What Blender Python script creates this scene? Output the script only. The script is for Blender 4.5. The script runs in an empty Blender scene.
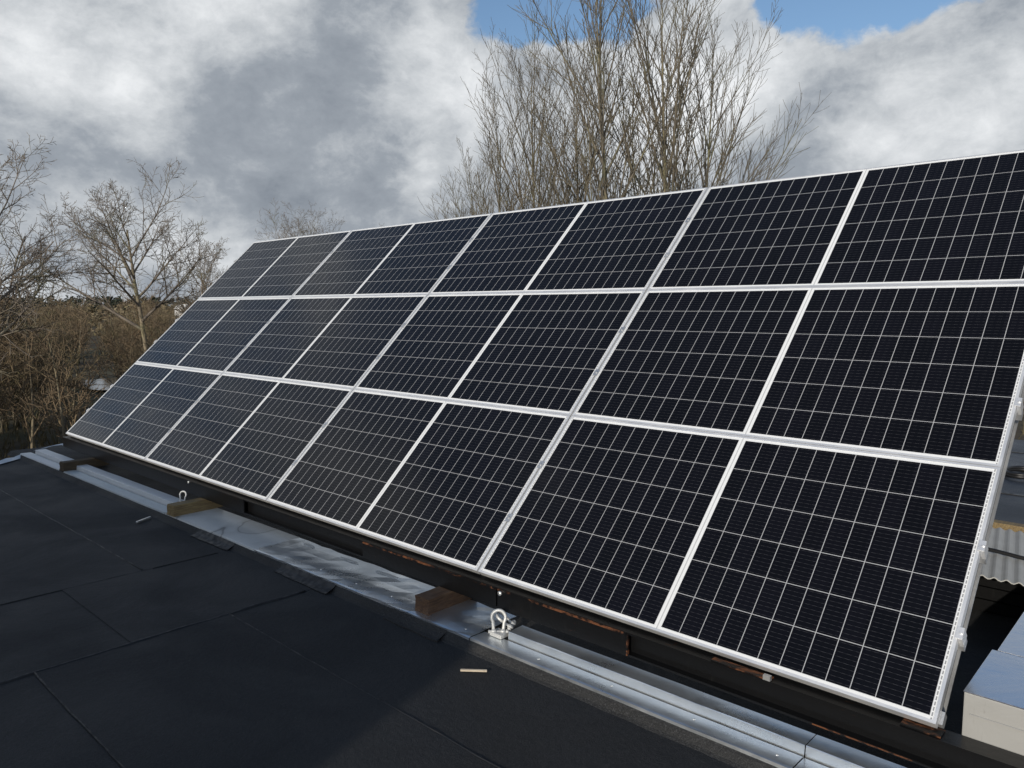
import bpy, bmesh, math, random
from mathutils import Vector, Matrix

R = math.radians
scene = bpy.context.scene
col = scene.collection

# ------------------------------------------------------------------ camera
cam_d = bpy.data.cameras.new('camera'); cam = bpy.data.objects.new('camera', cam_d); col.objects.link(cam)
cr = Vector((0.729814, 0.683644, 0.001454)); cdn = Vector((0.066833, -0.06923, -0.995359)); cf = Vector((-0.680371, 0.726525, -0.096215))
CAM = Vector((8.99902, -2.62244, 1.585916))
m3 = Matrix((cr, -cdn, -cf)).transposed()
cam.matrix_world = Matrix.Translation(CAM) @ m3.to_4x4()
cam_d.sensor_width = 36; cam_d.lens = 762.37 / 1024 * 36
cam_d.clip_start = 0.05; cam_d.clip_end = 3000
scene.camera = cam

# ------------------------------------------------------------------ light
SUN_AZ = math.atan2(0.26, -0.965)      # from +Y towards +X
SUN_EL = R(17)
w = bpy.data.worlds.new('World'); scene.world = w; w.use_nodes = True
sun_d = bpy.data.lights.new('sun', 'SUN'); sun_d.energy = 3.1; sun_d.angle = R(0.6); sun_d.color = (1.0, 0.91, 0.78)
sun = bpy.data.objects.new('sun', sun_d); col.objects.link(sun)
sd = Vector((math.sin(SUN_AZ) * math.cos(SUN_EL), math.cos(SUN_AZ) * math.cos(SUN_EL), math.sin(SUN_EL)))
sun.rotation_euler = (-sd).to_track_quat('-Z', 'Y').to_euler()
sun.location = sd * 60
vs = scene.view_settings
vs.view_transform = 'Standard'; vs.look = 'None'; vs.gamma = 1; vs.use_curve_mapping = False; vs.exposure = 0.0


class NT:
    """small helper round a node tree"""
    def __init__(s, nt):
        s.nt = nt; s.n = nt.nodes; s.l = nt.links
    def node(s, t, **kw):
        n = s.n.new(t)
        for k, v in kw.items(): setattr(n, k, v)
        return n
    def put(s, sock, v):
        if isinstance(v, bpy.types.NodeSocket): s.l.new(v, sock)
        elif v is not None:
            try: sock.default_value = v
            except Exception: sock.default_value = (*v, 1)
    def m(s, op, a, b=None, c=None, clamp=False):
        n = s.node('ShaderNodeMath', operation=op); n.use_clamp = clamp
        s.put(n.inputs[0], a)
        if b is not None: s.put(n.inputs[1], b)
        if c is not None: s.put(n.inputs[2], c)
        return n.outputs[0]
    def vm(s, op, a, b=None):
        n = s.node('ShaderNodeVectorMath', operation=op); s.put(n.inputs[0], a)
        if b is not None: s.put(n.inputs[1], b)
        return n.outputs['Value'] if op in ('DOT_PRODUCT', 'LENGTH', 'DISTANCE') else n.outputs[0]
    def noise(s, vec, scale, detail=4, rough=.55, dist=0.0, col=False):
        n = s.node('ShaderNodeTexNoise'); s.put(n.inputs['Vector'], vec)
        n.inputs['Scale'].default_value = scale; n.inputs['Detail'].default_value = detail
        n.inputs['Roughness'].default_value = rough; n.inputs['Distortion'].default_value = dist
        return n.outputs['Color'] if col else n.outputs['Fac']
    def ramp(s, f, a, b, lo=0.0, hi=1.0, smooth=True):
        n = s.node('ShaderNodeMapRange'); n.interpolation_type = 'SMOOTHSTEP' if smooth else 'LINEAR'
        s.put(n.inputs[0], f); n.inputs[1].default_value = a; n.inputs[2].default_value = b
        n.inputs[3].default_value = lo; n.inputs[4].default_value = hi
        return n.outputs[0]
    def mix(s, f, a, b):
        n = s.node('ShaderNodeMix', data_type='RGBA'); s.put(n.inputs[0], f)
        s.put(n.inputs[6], a if isinstance(a, bpy.types.NodeSocket) else (*a, 1)); s.put(n.inputs[7], b if isinstance(b, bpy.types.NodeSocket) else (*b, 1))
        return n.outputs[2]
    def obj(s): return s.node('ShaderNodeTexCoord').outputs['Object']
    def xyz(s, v):
        n = s.node('ShaderNodeSeparateXYZ'); s.put(n.inputs[0], v); return n.outputs
    def scaled(s, v, sc):
        n = s.node('ShaderNodeMapping'); s.put(n.inputs[0], v); n.inputs['Scale'].default_value = sc; return n.outputs[0]
    def bump(s, h, strength=.3, dist=.01):
        n = s.node('ShaderNodeBump'); n.inputs['Strength'].default_value = strength; n.inputs['Distance'].default_value = dist
        s.put(n.inputs['Height'], h); return n.outputs[0]


# ------------------------------------------------------------------ sky with broken winter cloud (directions on the sky sphere)
T = NT(w.node_tree); T.n.clear()
out = T.node('ShaderNodeOutputWorld')
sky = T.node('ShaderNodeTexSky', sky_type='NISHITA'); sky.sun_disc = False
sky.sun_elevation = SUN_EL; sky.sun_rotation = SUN_AZ
try: sky.air_density = 1.0; sky.dust_density = 0.4; sky.ozone_density = 2.5
except Exception: pass
D = T.vm('NORMALIZE', T.node('ShaderNodeTexCoord').outputs['Generated'])
warp = T.vm('SUBTRACT', T.noise(D, 3.0, 5, .6, col=True), (.5, .5, .5))
DW = T.vm('ADD', D, T.vm('MULTIPLY', warp, (.26, .26, .16)))
wf = T.vm('SUBTRACT', T.noise(D, 14.0, 5, .6, col=True), (.5, .5, .5))
DW = T.vm('ADD', DW, T.vm('MULTIPLY', wf, (.05, .05, .04)))
def sky_dir(x, y):
    return (cf + cr * ((x - 512) / 762.4) + cdn * ((y - 384) / 762.4)).normalized()
def blob(x, y, r, amp, edge=1.0):
    d = sky_dir(x, y)
    dist = T.vm('DISTANCE', DW, tuple(d))
    return T.ramp(dist, r / 762.4 * (1 - edge), r / 762.4, amp, 0.0)
def blobd(d, r, amp):
    return T.ramp(T.vm('DISTANCE', DW, tuple(Vector(d).normalized())), 0.0, r, amp, 0.0)
def total(lst):
    a = lst[0]
    for b in lst[1:]: a = T.m('ADD', a, b)
    return a
n_big = T.noise(T.vm('MULTIPLY', DW, (1, 1, 1.7)), 2.6, 9, .58, .3)
n_mid = T.noise(T.vm('MULTIPLY', D, (1, 1, 1.6)), 6.5, 10, .62, .15)
up = T.xyz(D)[2]
n_fine = T.noise(T.vm('MULTIPLY', DW, (1, 1, 1.5)), 16.0, 9, .64, .1)
cov = T.m('ADD', T.m('MULTIPLY', T.m('SUBTRACT', n_big, .5), 1.6), T.m('MULTIPLY', T.m('SUBTRACT', n_mid, .5), 1.0))
cov = T.m('ADD', cov, T.m('MULTIPLY', T.m('SUBTRACT', n_fine, .5), .85))
cov = T.m('ADD', cov, .74)
cov = T.m('SUBTRACT', cov, T.ramp(up, .40, .75, 0, .95))
cov = T.m('ADD', cov, total([
    blob(590, -35, 105, -1.5), blob(520, 8, 75, -.8), blob(470, 30, 70, -.4), blob(350, -25, 70, -.5), blob(850, -45, 115, -1.3), blob(920, -20, 80, -.8), blob(500, 100, 90, .6), blobd((-.95, -.10, .36), .34, -.55), blob(790, -30, 70, -.5), blob(1150, -110, 190, -.8), blob(540, -200, 260, -.7),
    blob(630, 100, 150, 1.0), blob(720, 60, 110, 1.0), blob(960, 130, 190, .9), blob(220, 140, 420, 1.0)]))
mask = T.ramp(cov, .10, .50)
br = T.m('ADD', T.m('MULTIPLY', T.m('SUBTRACT', n_big, .5), 1.2), T.m('MULTIPLY', T.m('SUBTRACT', n_mid, .5), 2.0))
br = T.m('ADD', br, T.m('MULTIPLY', T.m('SUBTRACT', n_fine, .5), .75))
br = T.m('ADD', br, .40)
br = T.m('ADD', br, total([
    blob(640, 80, 150, .75), blob(745, 50, 110, .55), blob(960, 80, 160, .5), blob(1010, 110, 110, .2), blob(690, 130, 140, .2),
    blob(460, 105, 120, .40), blob(405, 155, 80, .2), blob(20, 70, 150, .38), blob(130, 5, 130, .22), blob(200, 140, 90, .2), blob(225, 262, 90, .6), blob(90, 292, 170, .38),
    blob(150, 90, 70, .25), blob(430, 170, 80, .25), blob(445, 70, 70, .25), blob(250, 25, 90, .15), blob(310, 110, 280, .05), blob(300, 60, 130, .12), blob(90, 165, 200, -.20), blob(300, 215, 200, -.14), blob(860, 160, 120, -.22), blob(990, 10, 100, -.2)]))
br = T.ramp(br, -.22, 1.25, 0, 1, smooth=False)
cr_ = T.node('ShaderNodeValToRGB'); T.put(cr_.inputs[0], br)
e = cr_.color_ramp.elements; e[0].position = 0; e[0].color = (.21, .24, .285, 1); e[1].position = 1; e[1].color = (.86, .88, .90, 1)
x = e.new(.38); x.color = (.33, .365, .41, 1); x = e.new(.65); x.color = (.56, .59, .62, 1)
bgs = T.node('ShaderNodeBackground'); T.put(bgs.inputs[0], sky.outputs[0]); bgs.inputs[1].default_value = .12
bgc = T.node('ShaderNodeBackground'); T.put(bgc.inputs[0], cr_.outputs[0])
glow = T.m('POWER', T.m('MAXIMUM', T.vm('DOT_PRODUCT', D, tuple(sd)), 0.0), 3.0)       # cloud near the sun scatters more light forward
T.put(bgc.inputs[1], T.m('ADD', 1.0, T.m('MULTIPLY', glow, 2.6)))
mx = T.node('ShaderNodeMixShader'); T.put(mx.inputs[0], mask); T.l.new(bgs.outputs[0], mx.inputs[1]); T.l.new(bgc.outputs[0], mx.inputs[2])
T.l.new(mx.outputs[0], out.inputs[0])


# ------------------------------------------------------------------ mesh helpers
def obj(name, verts, faces, mat, parent=None, smooth=False):
    me = bpy.data.meshes.new(name); me.from_pydata([tuple(v) for v in verts], [], faces); me.update()
    o = bpy.data.objects.new(name, me); col.objects.link(o)
    if mat: me.materials.append(mat)
    if smooth:
        for p in me.polygons: p.use_smooth = True
    if parent: o.parent = parent
    return o
class MB:
    def __init__(s): s.v = []; s.f = []
    def add(s, v, f):
        b = len(s.v); s.v += [Vector(p) for p in v]; s.f += [tuple(i + b for i in q) for q in f]
    def box(s, lo, hi, M=None):
        x0, y0, z0 = lo; x1, y1, z1 = hi
        v = [Vector(p) for p in ((x0,y0,z0),(x1,y0,z0),(x1,y1,z0),(x0,y1,z0),(x0,y0,z1),(x1,y0,z1),(x1,y1,z1),(x0,y1,z1))]
        if M: v = [M @ p for p in v]
        s.add(v, [(0,3,2,1),(4,5,6,7),(0,1,5,4),(1,2,6,5),(2,3,7,6),(3,0,4,7)])
    def prism(s, prof, a, b, M=None):
        """profile [(y,z)] swept from x=a to x=b"""
        n = len(prof); v = [Vector((a, y, z)) for y, z in prof] + [Vector((b, y, z)) for y, z in prof]
        if M: v = [M @ p for p in v]
        s.add(v, [tuple(range(n))[::-1], tuple(range(n, 2*n))] + [(i, (i+1) % n, n + (i+1) % n, n + i) for i in range(n)])
    def tube(s, pts, rad, n=6, cap=True):
        pts = [Vector(p) for p in pts]; k = len(pts)
        if not isinstance(rad, (list, tuple)): rad = [rad] * k
        b = len(s.v); ref = None
        for i in range(k):
            t = (pts[min(i+1, k-1)] - pts[max(i-1, 0)]).normalized()
            if ref is None: ref = t.orthogonal().normalized()
            ref = (ref - t * ref.dot(t)); ref = ref.normalized() if ref.length > 1e-6 else t.orthogonal().normalized()
            q = t.cross(ref)
            for j in range(n):
                a = 2 * math.pi * j / n
                s.v.append(pts[i] + (ref * math.cos(a) + q * math.sin(a)) * rad[i])
        for i in range(k - 1):
            for j in range(n):
                s.f.append((b+i*n+j, b+i*n+(j+1)%n, b+(i+1)*n+(j+1)%n, b+(i+1)*n+j))
        if cap: s.f.append(tuple(b+j for j in range(n))[::-1]); s.f.append(tuple(b+(k-1)*n+j for j in range(n)))
    def build(s, name, mat, parent=None, smooth=False, bevel=0):
        o = obj(name, s.v, s.f, mat, parent, smooth)
        if bevel:
            bm = bmesh.new(); bm.from_mesh(o.data)
            bmesh.ops.bevel(bm, geom=bm.edges[:], offset=bevel, segments=2, profile=.6, affect='EDGES')
            bm.to_mesh(o.data); bm.free()
        return o
def tag(o, label=None, cat=None, group=None, kind=None):
    if label: o['label'] = label
    if cat: o['category'] = cat
    if group: o['group'] = group
    if kind: o['kind'] = kind
    return o
def empty(name, loc=(0,0,0), rz=0):
    o = bpy.data.objects.new(name, None); col.objects.link(o); o.location = loc; o.rotation_euler = (0,0,rz); o.empty_display_size = .2
    return o
def copy_tree(o, parent=None):
    c = o.copy(); col.objects.link(c)
    if parent: c.parent = parent
    for ch in list(o.children): copy_tree(ch, c)
    return c
def new_mat(name):
    m = bpy.data.materials.new(name); m.use_nodes = True
    t = NT(m.node_tree); b = t.n['Principled BSDF']
    return m, t, b
def setp(t, b, **kw):
    for k, v in kw.items(): t.put(b.inputs[k.replace('_', ' ')], v)

# ------------------------------------------------------------------ materials
def mat_membrane(name, base, gran=.5, rough=.72):
    m, t, b = new_mat(name); o = t.obj()
    g = t.noise(o, 170, 4, .75); p = t.noise(o, 1.3, 6, .6, .4); st = t.noise(t.scaled(o, (1, .18, 1)), 5, 5, .6); f = t.noise(o, 38, 4, .6)
    c = t.mix(t.ramp(p, .3, .72), base, tuple(v * 1.28 for v in base))
    c = t.mix(t.m('MULTIPLY', t.ramp(g, .50, .72), gran, clamp=True), c, (.075, .076, .078))
    c = t.mix(t.ramp(g, .50, .34, 0, .55), c, tuple(v * .35 for v in base))
    c = t.mix(t.ramp(st, .62, .82, 0, .22), c, tuple(v * 1.7 for v in base))
    rg = t.ramp(p, .3, .7, rough + .08, rough - .12)
    bh = t.m('ADD', t.m('MULTIPLY', g, .5), t.m('ADD', t.m('MULTIPLY', f, .6), t.m('MULTIPLY', p, 3.0)))
    setp(t, b, Base_Color=c, Roughness=rg, Normal=t.bump(bh, .7, .010), Specular_IOR_Level=.4)
    return m
def mat_metal(name, base, rough=.38, metallic=.85, spangle=.25, stain=(.5, .5, .5), stain_amt=.3, dent=.25, scale=1.0):
    m, t, b = new_mat(name); o = t.obj()
    vz = t.node('ShaderNodeTexVoronoi'); t.put(vz.inputs['Vector'], o); vz.inputs['Scale'].default_value = 70 * scale
    sp = t.xyz(vz.outputs['Color'])[0]
    n1 = t.noise(o, 3.2 * scale, 6, .62, .8); n2 = t.noise(t.scaled(o, (.35, 2.2, 1)), 16 * scale, 4, .6); n3 = t.noise(o, 55 * scale, 3)
    k = t.m('MULTIPLY', t.ramp(n1, .42, .72), stain_amt)
    c = t.mix(k, base, stain)
    c = t.mix(t.m('MULTIPLY', t.ramp(n2, .5, .8), stain_amt), c, tuple(v * .7 for v in base))
    c = t.mix(t.ramp(n3, .72, .80, 0, .25), c, (.6, .6, .58))
    if name == 'galvanised_sheet':
        c = t.mix(t.ramp(t.noise(t.scaled(o, (1, .3, .3)), 3.4, 4, .6), .66, .74, 0, .55), c, (.42, .36, .16))
    rg = t.m('ADD', t.m('MULTIPLY', sp, spangle * .3), t.m('ADD', t.m('MULTIPLY', n1, .25), rough - .14))
    mt = t.m('SUBTRACT', metallic, t.m('MULTIPLY', k, .6), clamp=True)
    setp(t, b, Base_Color=c, Roughness=rg, Metallic=mt, Normal=t.bump(t.noise(o, 5 * scale, 3), dent, .02))
    return m
M = {}
M['membrane'] = mat_membrane('bitumen_felt', (.0145, .0154, .0168), .42)
M['membrane_kerb'] = mat_membrane('bitumen_felt_granular', (.017, .017, .0168), .95)
m, t, b = new_mat('bitumen_bleed'); setp(t, b, Base_Color=(.010, .0105, .012), Roughness=t.ramp(t.noise(t.obj(), 30, 3), .3, .7, .35, .7)); M['bleed'] = m
M['galv'] = mat_metal('galvanised_sheet', (.72, .755, .78), .30, .93, .12, (.60, .62, .63), .16, .13)
M['galv_dull'] = mat_metal('weathered_zinc', (.58, .62, .63), .5, .7, .3, (.45, .48, .48), .35)
M['galv_pale'] = mat_metal('pale_zinc', (.68, .70, .71), .5, .55, .2, (.60, .61, .60), .3)
M['alu'] = mat_metal('anodised_aluminium', (.87, .87, .87), .42, .62, .05, (.74, .74, .74), .3, .05)
M['alu_raw'] = mat_metal('raw_aluminium', (.62, .63, .64), .40, .8, .1, (.5, .5, .5), .3, .1)
M['zincbolt'] = mat_metal('zinc_plated_bolt', (.72, .72, .70), .35, .8, .1, (.5, .5, .48), .3, .1, 4)
M['shackle'] = mat_metal('galvanised_shackle', (.62, .62, .60), .5, .45, .1, (.55, .54, .5), .5, .2, 5)

def mat_steel(name, rust_lo, rust_hi, base=(.0042, .0043, .0047), rough=.36, spec=.32):
    m, t, b = new_mat(name); o = t.obj()
    n1 = t.noise(t.scaled(o, (.8, 3, 3)), 4.5, 8, .68, .6); n2 = t.noise(o, 30, 6, .7)
    k = t.ramp(t.m('ADD', n1, t.m('MULTIPLY', t.m('SUBTRACT', n2, .5), .5)), rust_lo, rust_hi)
    rc = t.mix(n2, (.19, .065, .022), (.075, .03, .014))
    c = t.mix(k, base, rc)
    c = t.mix(t.ramp(t.noise(t.scaled(o, (6, 1, .6)), 9, 5, .6), .60, .85, 0, .35), c, (.035, .033, .030))
    setp(t, b, Base_Color=c, Roughness=t.ramp(k, 0, 1, rough, .85), Normal=t.bump(n2, .3, .004), Specular_IOR_Level=spec)
    return m
M['steel'] = mat_steel('black_painted_steel', .66, .78)
M['rusty'] = mat_steel('rusted_steel_edge', .44, .58)
M['channel'] = mat_steel('grey_steel_channel', .72, .86, (.035, .036, .036), .8, .1)
M['rust'] = mat_steel('bare_rust', .05, .3)

# photovoltaic laminate: 24 x 6 half cells, wide strip in the middle, ribbons at the ends
PL, PH = 2.0914, 1.038
m, t, b = new_mat('solar_cells'); o = t.obj(); ox = t.xyz(o)
ax = t.m('ABSOLUTE', ox[0]); MID = .032; PX = .0840; NX = 12; PY = .1655
u = t.m('SUBTRACT', ax, MID / 2); uu = t.m('DIVIDE', u, PX); fu = t.m('FRACT', uu)
vv = t.m('ADD', t.m('DIVIDE', ox[1], PY), 3.0); fv = t.m('FRACT', vv)
GX, GY = .017, .0085
inx = t.m('MULTIPLY', t.m('GREATER_THAN', fu, GX), t.m('LESS_THAN', fu, 1 - GX))
iny = t.m('MULTIPLY', t.m('GREATER_THAN', fv, GY), t.m('LESS_THAN', fv, 1 - GY))
rng = t.m('MULTIPLY', t.m('MULTIPLY', t.m('GREATER_THAN', u, 0), t.m('LESS_THAN', uu, NX)), t.m('MULTIPLY', t.m('GREATER_THAN', vv, 0), t.m('LESS_THAN', vv, 6)))
cell = t.m('MULTIPLY', rng, t.m('MULTIPLY', inx, iny))
bus = t.m('FRACT', t.m('MULTIPLY', fv, 9)); bd = t.m('ABSOLUTE', t.m('SUBTRACT', bus, .5)); isbus = t.m('LESS_THAN', bd, .032)
dash = t.m('GREATER_THAN', t.m('FRACT', t.m('MULTIPLY', fu, 3.0)), .42)
isbus = t.m('MULTIPLY', isbus, t.m('ADD', .35, t.m('MULTIPLY', dash, .65)))
# tone of each cell
cid = t.node('ShaderNodeCombineXYZ'); t.put(cid.inputs[0], t.m('FLOOR', t.m('DIVIDE', ox[0], PX))); t.put(cid.inputs[1], t.m('FLOOR', vv))
oi = t.node('ShaderNodeObjectInfo').outputs['Random']; t.put(cid.inputs[2], t.m('MULTIPLY', oi, 50))
wn = t.node('ShaderNodeTexWhiteNoise'); t.put(wn.inputs['Vector'], cid.outputs[0]); rv = wn.outputs['Value']
cc = t.mix(rv, (.0040, .0038, .0046), (.0052, .0048, .0066))
cc = t.mix(t.m('MULTIPLY', isbus, .36), cc, (.13, .13, .14))
# white back sheet with the dashed end ribbon
en = t.m('SUBTRACT', u, NX * PX + .0055)
rib = t.m('MULTIPLY', t.m('LESS_THAN', t.m('ABSOLUTE', en), .0022), t.m('LESS_THAN', t.m('FRACT', t.m('MULTIPLY', fv, 9)), .72))
mid = t.m('LESS_THAN', t.m('ABSOLUTE', ax), .0028)
white = t.mix(t.m('MAXIMUM', t.m('MULTIPLY', rib, .8), t.m('MULTIPLY', mid, .45)), (.74, .75, .75), (.16, .16, .17))
thin = t.m('MULTIPLY', rng, t.m('SUBTRACT', 1, cell))
white = t.mix(t.m('MULTIPLY', thin, .62), white, (.20, .20, .21))
dirt = t.noise(t.vm('ADD', o, t.node('ShaderNodeObjectInfo').outputs['Location']), 2.2, 6, .6, .6)
setp(t, b, Base_Color=t.mix(cell, white, cc), Roughness=t.ramp(dirt, .3, .7, .10, .20), Specular_IOR_Level=.32, IOR=1.45,
     Normal=t.bump(t.noise(o, 900, 2), .02, .001))
M['cells'] = m

m, t, b = new_mat('sawn_timber'); o = t.obj()
gr = t.noise(t.scaled(o, (14, 1.2, 14)), 6, 6, .65, 1.2); n = t.noise(o, 9, 5)
c = t.mix(t.ramp(gr, .3, .7), (.15, .08, .04), (.06, .031, .017)); c = t.mix(t.ramp(n, .5, .75, 0, .6), c, (.14, .11, .08))
setp(t, b, Base_Color=c, Roughness=.75, Normal=t.bump(gr, .5, .004)); M['wood_red'] = m
m, t, b = new_mat('treated_timber'); o = t.obj()
gr = t.noise(t.scaled(o, (14, 1.2, 14)), 6, 6, .65, 1.2)
setp(t, b, Base_Color=t.mix(t.ramp(gr, .3, .7), (.27, .20, .09), (.12, .08, .04)), Roughness=.7, Normal=t.bump(gr, .4, .004)); M['wood_yel'] = m
m, t, b = new_mat('dark_timber'); o = t.obj()
gr = t.noise(t.scaled(o, (14, 1.2, 14)), 6, 6, .65, 1.2)
setp(t, b, Base_Color=t.mix(t.ramp(gr, .3, .7), (.085, .06, .03), (.035, .024, .014)), Roughness=.75, Normal=t.bump(gr, .4, .004)); M['wood_dark'] = m
m, t, b = new_mat('pale_stick'); setp(t, b, Base_Color=t.mix(t.noise(t.obj(), 80, 3), (.62, .54, .42), (.42, .34, .25)), Roughness=.7); M['stick'] = m
M['plinth'] = mat_membrane('smooth_felt', (.030, .036, .046), .15, .5)
m, t, b = new_mat('black_rubber'); setp(t, b, Base_Color=(.012, .012, .013), Roughness=.45); M['rubber'] = m

m, t, b = new_mat('weathered_board'); o = t.obj()
n1 = t.noise(o, 2.1, 2, .5, .3); ring = t.m('ABSOLUTE', t.m('SUBTRACT', n1, .56)); line = t.ramp(ring, .0, .014, .7, 0)
n2 = t.noise(o, 24, 6, .65); inside = t.ramp(n1, .50, .56, 0, .35)
c = t.mix(n2, (.46, .47, .46), (.60, .61, .59)); c = t.mix(inside, c, (.22, .22, .22)); c = t.mix(line, c, (.085, .085, .085))
setp(t, b, Base_Color=c, Roughness=.38, Specular_IOR_Level=.7, Normal=t.bump(n2, .15, .003)); M['board'] = m

m, t, b = new_mat('stainless_lid'); o = t.obj()
n1 = t.noise(o, 2.5, 5, .6, 1.0); n2 = t.noise(o, 40, 4)
setp(t, b, Base_Color=t.mix(n1, (.55, .58, .63), (.66, .68, .72)), Metallic=.95, Roughness=t.ramp(n1, .3, .7, .16, .28), Normal=t.bump(n1, .12, .02)); M['lid'] = m
m, t, b = new_mat('dusty_metal_side'); o = t.obj()
n1 = t.noise(o, 6, 6, .6, .8); n2 = t.noise(t.scaled(o, (18, 1, .8)), 3, 5, .7, 1.0)
c = t.mix(n1, (.39, .385, .365), (.31, .305, .288)); c = t.mix(t.ramp(n2, .66, .72, 0, .55), c, (.16, .15, .13))
setp(t, b, Base_Color=c, Metallic=.15, Roughness=.55, Normal=t.bump(n1, .35, .01)); M['box_side'] = m
m, t, b = new_mat('corrugated_fibre'); o = t.obj()
n1 = t.noise(o, 8, 6, .65)
setp(t, b, Base_Color=t.mix(n1, (.36, .36, .34), (.52, .52, .50)), Roughness=.75); M['corr'] = m

def mat_bark(name, a, bb, sc=6):
    m, t, b = new_mat(name); o = t.obj()
    n = t.noise(t.scaled(o, (1, 1, .35)), sc, 6, .65); g = t.noise(o, .8, 3)
    c = t.mix(t.ramp(n, .3, .7), a, bb); c = t.mix(t.ramp(g, .5, .7, 0, .4), c, (a[0]*.9, a[1]*1.15, a[2]*.7))
    setp(t, b, Base_Color=c, Roughness=.9, Normal=t.bump(n, .5, .03)); return m
M['bark_olive'] = mat_bark('poplar_bark', (.25, .215, .125), (.14, .12, .08))
M['twig_olive'] = mat_bark('poplar_twigs', (.205, .175, .125), (.12, .102, .078), 2)
M['bark_oak'] = mat_bark('oak_bark', (.30, .25, .17), (.18, .145, .105))
M['twig_oak'] = mat_bark('oak_twigs', (.24, .20, .16), (.15, .125, .10), 2)
M['bark_wood'] = mat_bark('wood_bark', (.26, .215, .14), (.12, .10, .07))
M['twig_wood'] = mat_bark('wood_twigs', (.235, .185, .110), (.125, .102, .064), .7)
M['twig_red'] = mat_bark('wood_twigs_red', (.235, .170, .105), (.125, .095, .06), .7)
m, t, b = new_mat('conifer_green'); o = t.obj()
setp(t, b, Base_Color=t.mix(t.noise(o, .6, 4), (.016, .024, .014), (.035, .042, .024)), Roughness=.9); M['conifer'] = m
m, t, b = new_mat('woodland_floor'); o = t.obj()
n1 = t.noise(o, .12, 6, .6); n2 = t.noise(o, 1.7, 6, .7)
c = t.mix(t.ramp(n1, .4, .62), (.060, .044, .026), (.055, .056, .026)); c = t.mix(t.ramp(n2, .4, .75), c, (.10, .078, .045))
setp(t, b, Base_Color=c, Roughness=.95, Normal=t.bump(n2, .8, .2)); M['ground'] = m
m, t, b = new_mat('pond_water'); setp(t, b, Base_Color=(.02, .025, .025), Roughness=.06, Normal=t.bump(t.noise(t.obj(), 1.5, 3), .05, .05)); M['water'] = m
m, t, b = new_mat('dry_grass'); setp(t, b, Base_Color=t.mix(t.noise(t.obj(), .5, 4), (.13, .10, .05), (.07, .065, .028)), Roughness=.9); M['grass'] = m
m, t, b = new_mat('render_white'); setp(t, b, Base_Color=t.mix(t.noise(t.obj(), .6, 4), (.72, .71, .68), (.6, .59, .56)), Roughness=.8); M['white'] = m
m, t, b = new_mat('roof_slate'); setp(t, b, Base_Color=(.09, .085, .08), Roughness=.7); M['slate'] = m
m, t, b = new_mat('brick'); o = t.obj()
bk = t.node('ShaderNodeTexBrick'); t.put(bk.inputs['Vector'], t.scaled(o, (1, 1, 1))); bk.inputs['Scale'].default_value = 4
bk.inputs['Color1'].default_value = (.30, .17, .11, 1); bk.inputs['Color2'].default_value = (.24, .13, .085, 1); bk.inputs['Mortar'].default_value = (.34, .32, .29, 1)
setp(t, b, Base_Color=bk.outputs[0], Roughness=.85); M['brick'] = m
m, t, b = new_mat('window_glass'); setp(t, b, Base_Color=(.02, .025, .03), Roughness=.05); M['glass'] = m

# ------------------------------------------------------------------ terrain
def gz(x, y):
    d = math.hypot(x - 3, y)
    az = math.atan2(y, -x)          # 0 towards -x
    z = -3.6
    if d > 60: z += 2.6 * min(1, (d - 60) / 160) ** 1.3 + .006 * max(0, d - 220)
    z += .25 * math.sin(x * .09 + 1.3) * math.sin(y * .11) * min(1, max(0, (d - 20) / 20))
    return z
gv = []; gf = []
rings = [0, 12, 20, 28, 34, 40, 47, 55, 65, 78, 95, 115, 140, 175, 220, 290, 400, 600, 1000, 1800]; NA = 96
for r in rings:
    for i in range(NA):
        a = 2 * math.pi * i / NA; x_, y_ = 3 + r * math.cos(a), r * math.sin(a); gv.append((x_, y_, gz(x_, y_)))
for k in range(len(rings) - 1):
    for i in range(NA):
        j = (i + 1) % NA
        gf.append((k*NA+i, (k+1)*NA+i, (k+1)*NA+j, k*NA+j))
tag(obj('ground', gv, gf, M['ground'], smooth=True), kind='structure')
# a shallow pool of pale water among the trees
pv = []; NP = 40; rr = random.Random(5)
for i in range(NP):
    a = 2 * math.pi * i / NP; k = 1 + .22 * math.sin(3 * a + 1) + .12 * math.sin(7 * a)
    x_, y_ = -51 + 9.5 * k * math.cos(a) , 17 + 4.2 * k * math.sin(a); pv.append((x_, y_, 0))
pz = sum(gz(p[0], p[1]) for p in pv) / NP + .02
tag(obj('pond', [(p[0], p[1], pz) for p in pv], [tuple(range(NP))], M['water']), kind='structure')

# ------------------------------------------------------------------ the flat roof
roof_poly = [(3.0, -4.26), (-1.35, .76), (-1.35, 8.5), (14, 8.5), (14, -7.0), (3.0, -7.0)]
def slab(poly, z0, z1):
    n = len(poly); v = [(a, c, z0) for a, c in poly] + [(a, c, z1) for a, c in poly]
    return v, [tuple(range(n)), tuple(range(n, 2*n))[::-1]] + [(i, n+i, n+(i+1)%n, (i+1)%n) for i in range(n)]
def clip(poly, axis, lim, keep_gt):
    o_ = []; n = len(poly); s = 1 if keep_gt else -1
    for i in range(n):
        p, q = poly[i], poly[(i+1) % n]; dp, dq = s*(p[axis]-lim), s*(q[axis]-lim)
        if dp >= 0: o_.append(p)
        if dp * dq < 0:
            k = dp / (dp - dq); o_.append((p[0]+(q[0]-p[0])*k, p[1]+(q[1]-p[1])*k))
    return o_
mb = MB()
v, f = slab(roof_poly, -.30, -.012); mb.add(v, f)
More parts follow.
